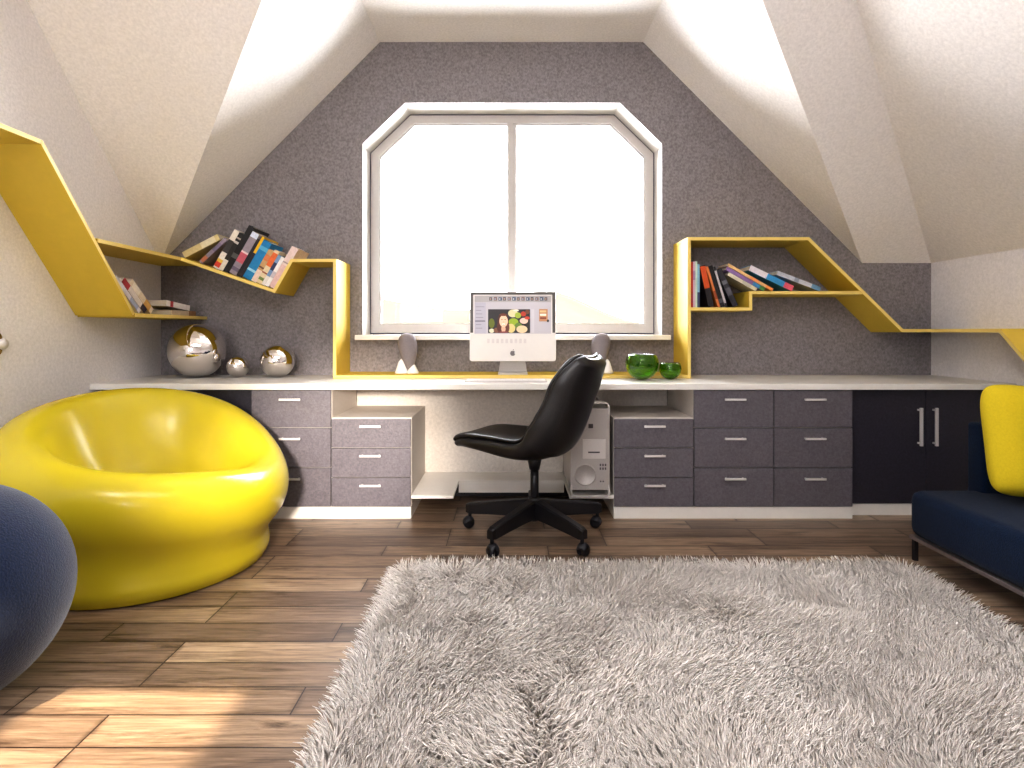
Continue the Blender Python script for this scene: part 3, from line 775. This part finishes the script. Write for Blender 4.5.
def shell_pt(i, v, off):
    u = i/(nP-1)
    p = prof[i]; q = prof[min(nP-1,i+1)]; o_ = prof[max(0,i-1)]
    tg = (q-o_).normalized(); nn = Vector((tg.y, -tg.x, 0))          # towards the sitter
    nn = Vector((-tg.y, tg.x, 0)) if nn.dot(Vector((.5,1,0))) < 0 else nn
    c = curl(u)*abs(v)**2.4 + off
    w = width(u)*(1 - .12*abs(v)**6)
    return Vector((p.x + nn.x*c, w*v, p.y + nn.y*c))
def shell_mesh(name, m, o_in, o_out, vmax, tuft=False, u0=0, u1=1):
    mb = MB(); i0, i1 = int(u0*(nP-1)), int(round(u1*(nP-1)))
    rows = {}
    for side in (0, 1):
        for i in range(i0, i1+1):
            for j in range(nV):
                v = (-1+2*j/(nV-1))*vmax
                edge = min((i-i0)/3.0, (i1-i)/3.0, (1-abs(-1+2*j/(nV-1)))*nV/4.5, 1.0)
                rnd = math.sqrt(max(0, 1-(1-edge)**2))
                u_ = i/(nP-1); oo = o_out*(1 if o_out > 0 else (.28 + .72*min(1, u_/.30)) if u_ < .5 else 1.30 - .2*u_ if u_ < .8 else 1.14-.6*(u_-.8)/.2)
                mid = (o_in+oo)/2; half = (o_in-oo)/2
                u = i/(nP-1)
                tf = 0
                if tuft: tf = .006*math.cos(u*2*PI*9)
                off = mid + (half*rnd + tf*rnd)*(1 if side == 0 else -1 if not tuft else -1)
                if side == 1: off = mid - half*rnd
                rows[side,i,j] = mb.bm.verts.new(shell_pt(i, v, off))
    for side in (0,1):
        for i in range(i0, i1):
            for j in range(nV-1):
                f = [rows[side,i,j],rows[side,i+1,j],rows[side,i+1,j+1],rows[side,i,j+1]]
                mb.bm.faces.new(f if side == 0 else f[::-1])
    for i in range(i0, i1):
        for j in (0, nV-1):
            f = [rows[0,i,j],rows[1,i,j],rows[1,i+1,j],rows[0,i+1,j]]; mb.bm.faces.new(f if j == 0 else f[::-1])
    for j in range(nV-1):
        for i in (i0, i1):
            f = [rows[0,i,j],rows[0,i,j+1],rows[1,i,j+1],rows[1,i,j]]; mb.bm.faces.new(f if i == i0 else f[::-1])
    bmesh.ops.remove_doubles(mb.bm, verts=mb.bm.verts, dist=1e-5)
    bmesh.ops.recalc_face_normals(mb.bm, faces=mb.bm.faces)
    bmesh.ops.transform(mb.bm, matrix=shell_rot, verts=mb.bm.verts)
    return mb.build(name, m, ch, smooth=True, subsurf=1)
shell_mesh('shell', M['leather'], .010, -.062, 1.0)
shell_mesh('seat_cushion', M['leather'], .036, .004, .88, False, .03, .50)
shell_mesh('back_cushion', M['leather'], .036, .004, .88, True, .50, .98)
mb = MB(); mb.tube((0,0,.335), (0,0,.405), .026, .040, 24); mb.build('seat_mount', M['black_metal'], ch)
mb = MB(); mb.tube((0,0,.15), (0,0,.35), .021, .021, 24); mb.build('gas_lift', M['black_metal'], ch, smooth=False)
mb = MB(); mb.lathe([(0,.075),(.026,.075),(.034,.085),(.034,.18),(.028,.195),(0,.195)], 24); mb.build('hub', M['black_metal'], ch, smooth=False)
for kk in range(5):
    a = R(90 + 72*kk); d = Vector((math.cos(a), math.sin(a), 0)); n_ = Vector((-d.y, d.x, 0))
    mb = MB(); secs = []
    for r_, zt_, zb3, hw in ((.015,.186,.092,.027),(.12,.170,.092,.025),(.25,.150,.086,.022),(.352,.134,.080,.020),(.374,.126,.084,.015)):
        secs.append([mb.bm.verts.new(d*r_ + n_*(hw*sx) + Vector((0,0,zz))) for sx, zz in ((-1,zb3),(1,zb3),(1,zt_-.006),(.7,zt_),(-.7,zt_),(-1,zt_-.006))])
    for s0, s1 in zip(secs, secs[1:]):
        for i in range(6): mb.bm.faces.new((s0[i],s0[(i+1)%6],s1[(i+1)%6],s1[i]))
    mb.bm.faces.new(secs[0][::-1]); mb.bm.faces.new(secs[-1])
    bmesh.ops.recalc_face_normals(mb.bm, faces=mb.bm.faces)
    arm = mb.build('base_arm', M['black_metal'], ch)
    tip = d*.356
    mb = MB(); mb.tube(tip + Vector((0,0,.045)), tip + Vector((0,0,.10)), .009, .009, 12)
    rz = Matrix.Translation(tip) @ Matrix.Rotation(a + .6*kk, 4, 'Z')
    for sy in (-1, 1):
        Mw = rz @ Matrix.Translation((.008, sy*.006, .029)) @ Matrix.Rotation(R(90)*(-sy), 4, 'X')
        mb.lathe([(0,0),(.027,0),(.029,.004),(.028,.012),(.020,.019),(0,.021)], 24, M=Mw)
    mb.lathe([(.0,.062),(.016,.060),(.026,.048),(.031,.034),(.024,.034),(0,.05)], 20, M=rz @ Matrix.Translation((.006,0,0)))
    mb.build('caster', M['black_rubber'], arm)

# ------------------------------------------------------------------ yellow armchair
YCH = (-1.614, 2.642)
prof = [(0,.275),(.12,.277),(.22,.295),(.275,.335),(.32,.395),(.355,.455),(.395,.502),(.452,.525),(.515,.515),(.553,.482),(.573,.435),(.575,.385),(.563,.335),(.540,.285),(.514,.240),(.494,.195),(.484,.150),(.485,.105),(.490,.055),(.478,.018),(.45,.002),(.30,0),(0,0)]
prof = [(max(0,p.x), p.y) for p in catmull([(a,b,0) for a,b in prof], 4)]; prof[0] = (0, prof[0][1]); prof[-1] = (0, 0)
def tiltf(x, y, z):
    """the rim rises towards the back and the left wall and dips on the right"""
    r_ = math.hypot(x, y)
    if r_ < 1e-6: return (x, y, z)
    th = math.degrees(math.atan2(y, x))
    f = .100 + .128*math.cos(R(th-135)) - .125*math.exp(-((th-22)/46)**2)
    t = min(1, max(0, z/.34)); t = t*t*(3-2*t)
    return (x, y, z + f*t*min(1, (r_/.40)**1.5))
mb = MB(); mb.lathe(prof, 96, fn=tiltf)
o = mb.build('tub_armchair', M['yellow_gloss'], smooth=True); o.location = (YCH[0], YCH[1], 0)
tag(o, 'glossy yellow moulded tub armchair on the wooden floor by the left wall', 'armchair')

# ------------------------------------------------------------------ blue felt ball
o = sphere_obj('felt_ball', .312, (-1.585, 1.62, .308), M['blue_felt'])
for v in o.data.vertices:
    if v.co.z < -.28: v.co.z = max(v.co.z, -.308)
tag(o, 'big navy blue felt seating ball at the left edge in front of the armchair', 'pouf')

# ------------------------------------------------------------------ sofa and pillow
so = thing('sofa', 'low navy blue fabric sofa on a slim metal frame at the right edge', 'sofa', (2.30, 1.70, 0))
def sloc(o): o.location = (-2.30, -1.70, 0); return o
mb = MB(); mb.box(1.822, 2.75, .55, 2.685, .112, .322, bev=.045, seg=5); o = sloc(mb.build('seat', M['blue_sofa'], so, smooth=True))
mb = MB(); mb.box(2.105, 2.75, 2.60, 2.70, .26, .628, bev=.018, seg=4); o = sloc(mb.build('armrest', M['blue_sofa'], so, smooth=True))
mb = MB(); mb.box(2.56, 2.755, .55, 2.60, .30, .66, bev=.03, seg=4); sloc(mb.build('backrest', M['blue_sofa'], so, smooth=True))
mb = MB(); mb.box(1.828, 2.745, .555, 2.68, .096, .113, bev=.002); sloc(mb.build('frame', M['sofa_frame'], so))
for x_ in (1.836, 2.72):
    for y_ in (.58, 2.655):
        mb = MB(); mb.box(x_, x_+.018, y_, y_+.018, 0, .097); sloc(mb.build('leg', M['black_metal'], so))
# pillow: puffed square
mb = MB(); n_ = 16; hw, hh, tk = .25, .25, .085; vs = {}
for sd in (1,-1):
    for i in range(n_+1):
        for j in range(n_+1):
            a, b_ = -1+2*i/n_, -1+2*j/n_
            e = max(0,(1-a**4))*max(0,(1-b_**4)); pin = 1 - .07*(1-abs(b_)**2)*abs(a)**3 ; pin2 = 1 - .07*(1-abs(a)**2)*abs(b_)**3
            rc = 1 - .13*(a*b_)**4; vs[sd,i,j] = mb.bm.verts.new((hw*a*pin*rc, sd*(tk*1.15*e**.5+.012), hh*b_*pin2*rc))
for sd in (1,-1):
    for i in range(n_):
        for j in range(n_):
            f = [vs[sd,i,j],vs[sd,i+1,j],vs[sd,i+1,j+1],vs[sd,i,j+1]]; mb.bm.faces.new(f if sd < 0 else f[::-1])
for i in range(n_):
    for a, b_ in (((i,0),(i+1,0)),((i+1,n_),(i,n_)),((0,i+1),(0,i)),((n_,i),(n_,i+1))):
        mb.bm.faces.new((vs[1,a[0],a[1]],vs[1,b_[0],b_[1]],vs[-1,b_[0],b_[1]],vs[-1,a[0],a[1]]))
bmesh.ops.recalc_face_normals(mb.bm, faces=mb.bm.faces)
o = mb.build('throw_pillow', M['yellow_cloth'], smooth=True, subsurf=1)
o.rotation_euler = (R(-14), R(3), R(-6)); o.location = (2.262, 2.46, .578)
tag(o, 'plump yellow throw pillow propped on the blue sofa', 'pillow')

# ------------------------------------------------------------------ shag rug
RX0, RX1, RY0, RY1 = -.455, 1.655, .75, 2.475
rug = thing('shag_rug', 'large cream shaggy rug on the floor in front of the desk chair', 'rug', ((RX0+RX1)/2, (RY0+RY1)/2, 0))
cx_, cy_ = (RX0+RX1)/2, (RY0+RY1)/2
mb = MB(); mb.box(RX0-cx_, RX1-cx_, RY0-cy_, RY1-cy_, 0.001, .012, bev=.003); mb.build('backing', M['rug_back'], rug)
def smooth_noise(x, y, sc, seed):
    r2 = np.random.default_rng(seed); g = r2.random((64, 64))
    fx, fy = x*sc, y*sc; ix, iy = np.floor(fx).astype(int), np.floor(fy).astype(int); tx, ty = fx-ix, fy-iy
    tx = tx*tx*(3-2*tx); ty = ty*ty*(3-2*ty)
    G_ = lambda a, b: g[a % 64, b % 64]
    return (G_(ix,iy)*(1-tx)+G_(ix+1,iy)*tx)*(1-ty) + (G_(ix,iy+1)*(1-tx)+G_(ix+1,iy+1)*tx)*ty
NS = 78000
# denser towards the camera is not needed: uniform jittered grid
sx_, sy_ = RX1-RX0, RY1-RY0
nxg = int(math.sqrt(NS*sx_/sy_)); nyg = int(NS/nxg)
gx, gy = np.meshgrid(np.arange(nxg), np.arange(nyg)); gx = gx.ravel(); gy = gy.ravel(); NS = gx.size
px_ = RX0 + (gx + rng.random(NS))/nxg*sx_; py_ = RY0 + (gy + rng.random(NS))/nyg*sy_
ang = 2*PI*(smooth_noise(px_+7, py_+3, 2.3, 1)*1.0 + smooth_noise(px_+1, py_+9, 7.0, 2)*.7) + rng.normal(0, .65, NS)
leanv = .42 + .40*smooth_noise(px_+4, py_+5, 3.0, 3) + rng.normal(0, .12, NS)
ln = .050 + .022*rng.random(NS) + .012*smooth_noise(px_, py_, 4.0, 4)
# strands on the border hang outwards
for d_, (vx, vy) in ((px_-RX0, (-1,0)), (RX1-px_, (1,0)), (RY1-py_, (0,1))):
    w_ = np.clip(1-d_/.05, 0, 1)
    ax = np.cos(ang)*(1-w_) + vx*w_; ay = np.sin(ang)*(1-w_) + vy*w_; ang = np.arctan2(ay, ax)
    leanv = leanv + .1*w_
lim = 1.0
K = 5; tt = np.linspace(0, 1, K)
dx, dy = np.cos(ang), np.sin(ang)
cur = rng.normal(0, .35, NS)
cen = np.zeros((NS, K, 3))
for k_, t_ in enumerate(tt):
    bend = leanv*(t_**1.4)
    cen[:,k_,0] = px_ + (dx*bend + -dy*cur*t_*t_*.35)*ln*lim
    cen[:,k_,1] = py_ + (dy*bend + dx*cur*t_*t_*.35)*ln
    cen[:,k_,2] = .010 + ln*t_*np.sqrt(np.clip(1-.55*(bend**2), .12, 1))
rad = np.array([.0026,.0030,.0028,.0021,.0006]); ns = 3
verts = np.zeros((NS, K, ns, 3)); ph = rng.random(NS)*2*PI
for s_ in range(ns):
    a = ph + 2*PI*s_/ns
    for k_ in range(K):
        verts[:,k_,s_,0] = cen[:,k_,0] + np.cos(a)*rad[k_]
        verts[:,k_,s_,1] = cen[:,k_,1] + np.sin(a)*rad[k_]*.8
        verts[:,k_,s_,2] = cen[:,k_,2] + np.sin(a)*rad[k_]*.6*t_
verts[...,0] -= cx_; verts[...,1] -= cy_
vflat = verts.reshape(-1, 3)
base_i = (np.arange(NS)*K*ns)[:,None]
q = []
for k_ in range(K-1):
    for s_ in range(ns):
        s2 = (s_+1) % ns
        q.append(np.stack([base_i[:,0]+k_*ns+s_, base_i[:,0]+k_*ns+s2, base_i[:,0]+(k_+1)*ns+s2, base_i[:,0]+(k_+1)*ns+s_], 1))
q = np.concatenate(q, 0).astype(np.int32)
me = bpy.data.meshes.new('pile'); me.vertices.add(len(vflat)); me.vertices.foreach_set('co', vflat.ravel().astype(np.float32))
me.loops.add(q.size); me.loops.foreach_set('vertex_index', q.ravel()); me.polygons.add(len(q))
me.polygons.foreach_set('loop_start', np.arange(0, q.size, 4, dtype=np.int32)); me.polygons.foreach_set('use_smooth', np.ones(len(q), dtype=bool))
me.update(calc_edges=True)
vc = me.attributes.new('Tint', 'FLOAT', 'POINT')
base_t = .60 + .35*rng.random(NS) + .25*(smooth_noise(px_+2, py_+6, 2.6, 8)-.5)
tv = np.repeat(base_t, K*ns).reshape(NS, K, ns) * (0.70 + .36*tt)[None,:,None]  # roots tinted darker, painting in the shade deep in the pile
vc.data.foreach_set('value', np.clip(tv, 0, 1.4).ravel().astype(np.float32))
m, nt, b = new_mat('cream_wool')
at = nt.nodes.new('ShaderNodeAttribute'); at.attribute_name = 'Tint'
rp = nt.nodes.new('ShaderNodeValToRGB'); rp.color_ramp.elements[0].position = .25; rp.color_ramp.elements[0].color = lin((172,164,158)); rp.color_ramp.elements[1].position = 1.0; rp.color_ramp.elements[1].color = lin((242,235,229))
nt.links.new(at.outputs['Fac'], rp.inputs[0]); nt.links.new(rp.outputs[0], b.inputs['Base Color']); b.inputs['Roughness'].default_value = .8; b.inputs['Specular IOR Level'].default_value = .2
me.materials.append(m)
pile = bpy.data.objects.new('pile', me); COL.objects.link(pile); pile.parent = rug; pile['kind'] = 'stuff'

# ------------------------------------------------------------------ knob on the left wall
kn = thing('wall_knob', 'small round brass knob with a plate on the left wall', 'knob', (XL, 2.64, .985))
mb = MB(); mb.prism(rrect(-.034, .034, -.055, .055, .030), 'x', .001, .008, bev=.002); mb.build('plate', M['brass'], kn)
mb = MB(); mb.lathe([(0,0),(.010,0),(.010,.016),(.022,.022),(.026,.034),(.020,.044),(0,.047)], 24, M=Matrix.Translation((.006,0,0)) @ Matrix.Rotation(R(90), 4, 'Y')); mb.build('knob', M['steel'], kn)

# ------------------------------------------------------------------ light
w = bpy.data.worlds.new('sky'); scene.world = w; w.use_nodes = True
bg = w.node_tree.nodes['Background']; bg.inputs[0].default_value = (.93, .955, 1.0, 1); bg.inputs[1].default_value = 15.0
def area(name, loc, rot, sx, sy, power, col, portal=False):
    l = bpy.data.lights.new(name, 'AREA'); l.shape = 'RECTANGLE'; l.size = sx; l.size_y = sy; l.energy = power; l.color = col
    o = bpy.data.objects.new(name, l); COL.objects.link(o); o.location = loc; o.rotation_euler = rot
    if portal: l.cycles.is_portal = True
    return o
area('window_portal', (.015, YW+.12, 1.79), (R(-90), 0, 0), 2.0, 1.56, 1, (1,1,1), True)
area('rear_portal', (-1.6, YR-.12, 1.6), (R(90), 0, 0), .9, .9, 1, (1,1,1), True)
area('ceiling_fill', (.2, .2, 2.90), (R(18), 0, 0), 1.8, 1.8, 35, (1, .97, .95))  # soft overhead fill added for brightness, not a fixture of the room
sn = bpy.data.lights.new('sun', 'SUN'); sn.energy = 6.0; sn.angle = R(1.2); sn.color = (1, .86, .64)
so_ = bpy.data.objects.new('sun', sn); COL.objects.link(so_); so_.location = (-1, -2, 6)
so_.rotation_euler = Vector((0.0, .60, -1.0)).to_track_quat('-Z', 'Y').to_euler()
sp = bpy.data.lights.new('drawer_fill_spot', 'SPOT'); sp.energy = 1500; sp.spot_size = R(15); sp.spot_blend = .9; sp.shadow_soft_size = .2; sp.color = (1, .90, .80)  # added behind the camera to brighten the left drawer fronts
spo = bpy.data.objects.new('drawer_fill_spot', sp); COL.objects.link(spo); spo.location = (-.15, -1.9, 1.5)
spo.rotation_euler = (Vector((-.95, 3.3, .36)) - spo.location).to_track_quat('-Z', 'Y').to_euler()

# ------------------------------------------------------------------ camera and colour
cam = bpy.data.cameras.new('camera'); co = bpy.data.objects.new('camera', cam); COL.objects.link(co)
co.location = (0, 0, 1.044); co.rotation_euler = (R(90), 0, 0)
cam.sensor_fit = 'HORIZONTAL'; cam.sensor_width = 36.0; cam.lens = 585.0/1024.0*36.0
cam.shift_x = 2.0/1024.0; cam.shift_y = -53.0/1024.0; cam.clip_start = .02; cam.clip_end = 1000
scene.camera = co
scene.view_settings.view_transform = 'Standard'; scene.view_settings.look = 'None'
scene.view_settings.exposure = 0.84; scene.view_settings.gamma = 0.84
scene.cycles.use_denoising = True
scene.cycles.max_bounces = 10; scene.cycles.diffuse_bounces = 5; scene.cycles.glossy_bounces = 5
scene.cycles.transmission_bounces = 8; scene.cycles.transparent_max_bounces = 8
scene.cycles.sample_clamp_indirect = 6.0; scene.cycles.caustics_reflective = False; scene.cycles.caustics_refractive = False
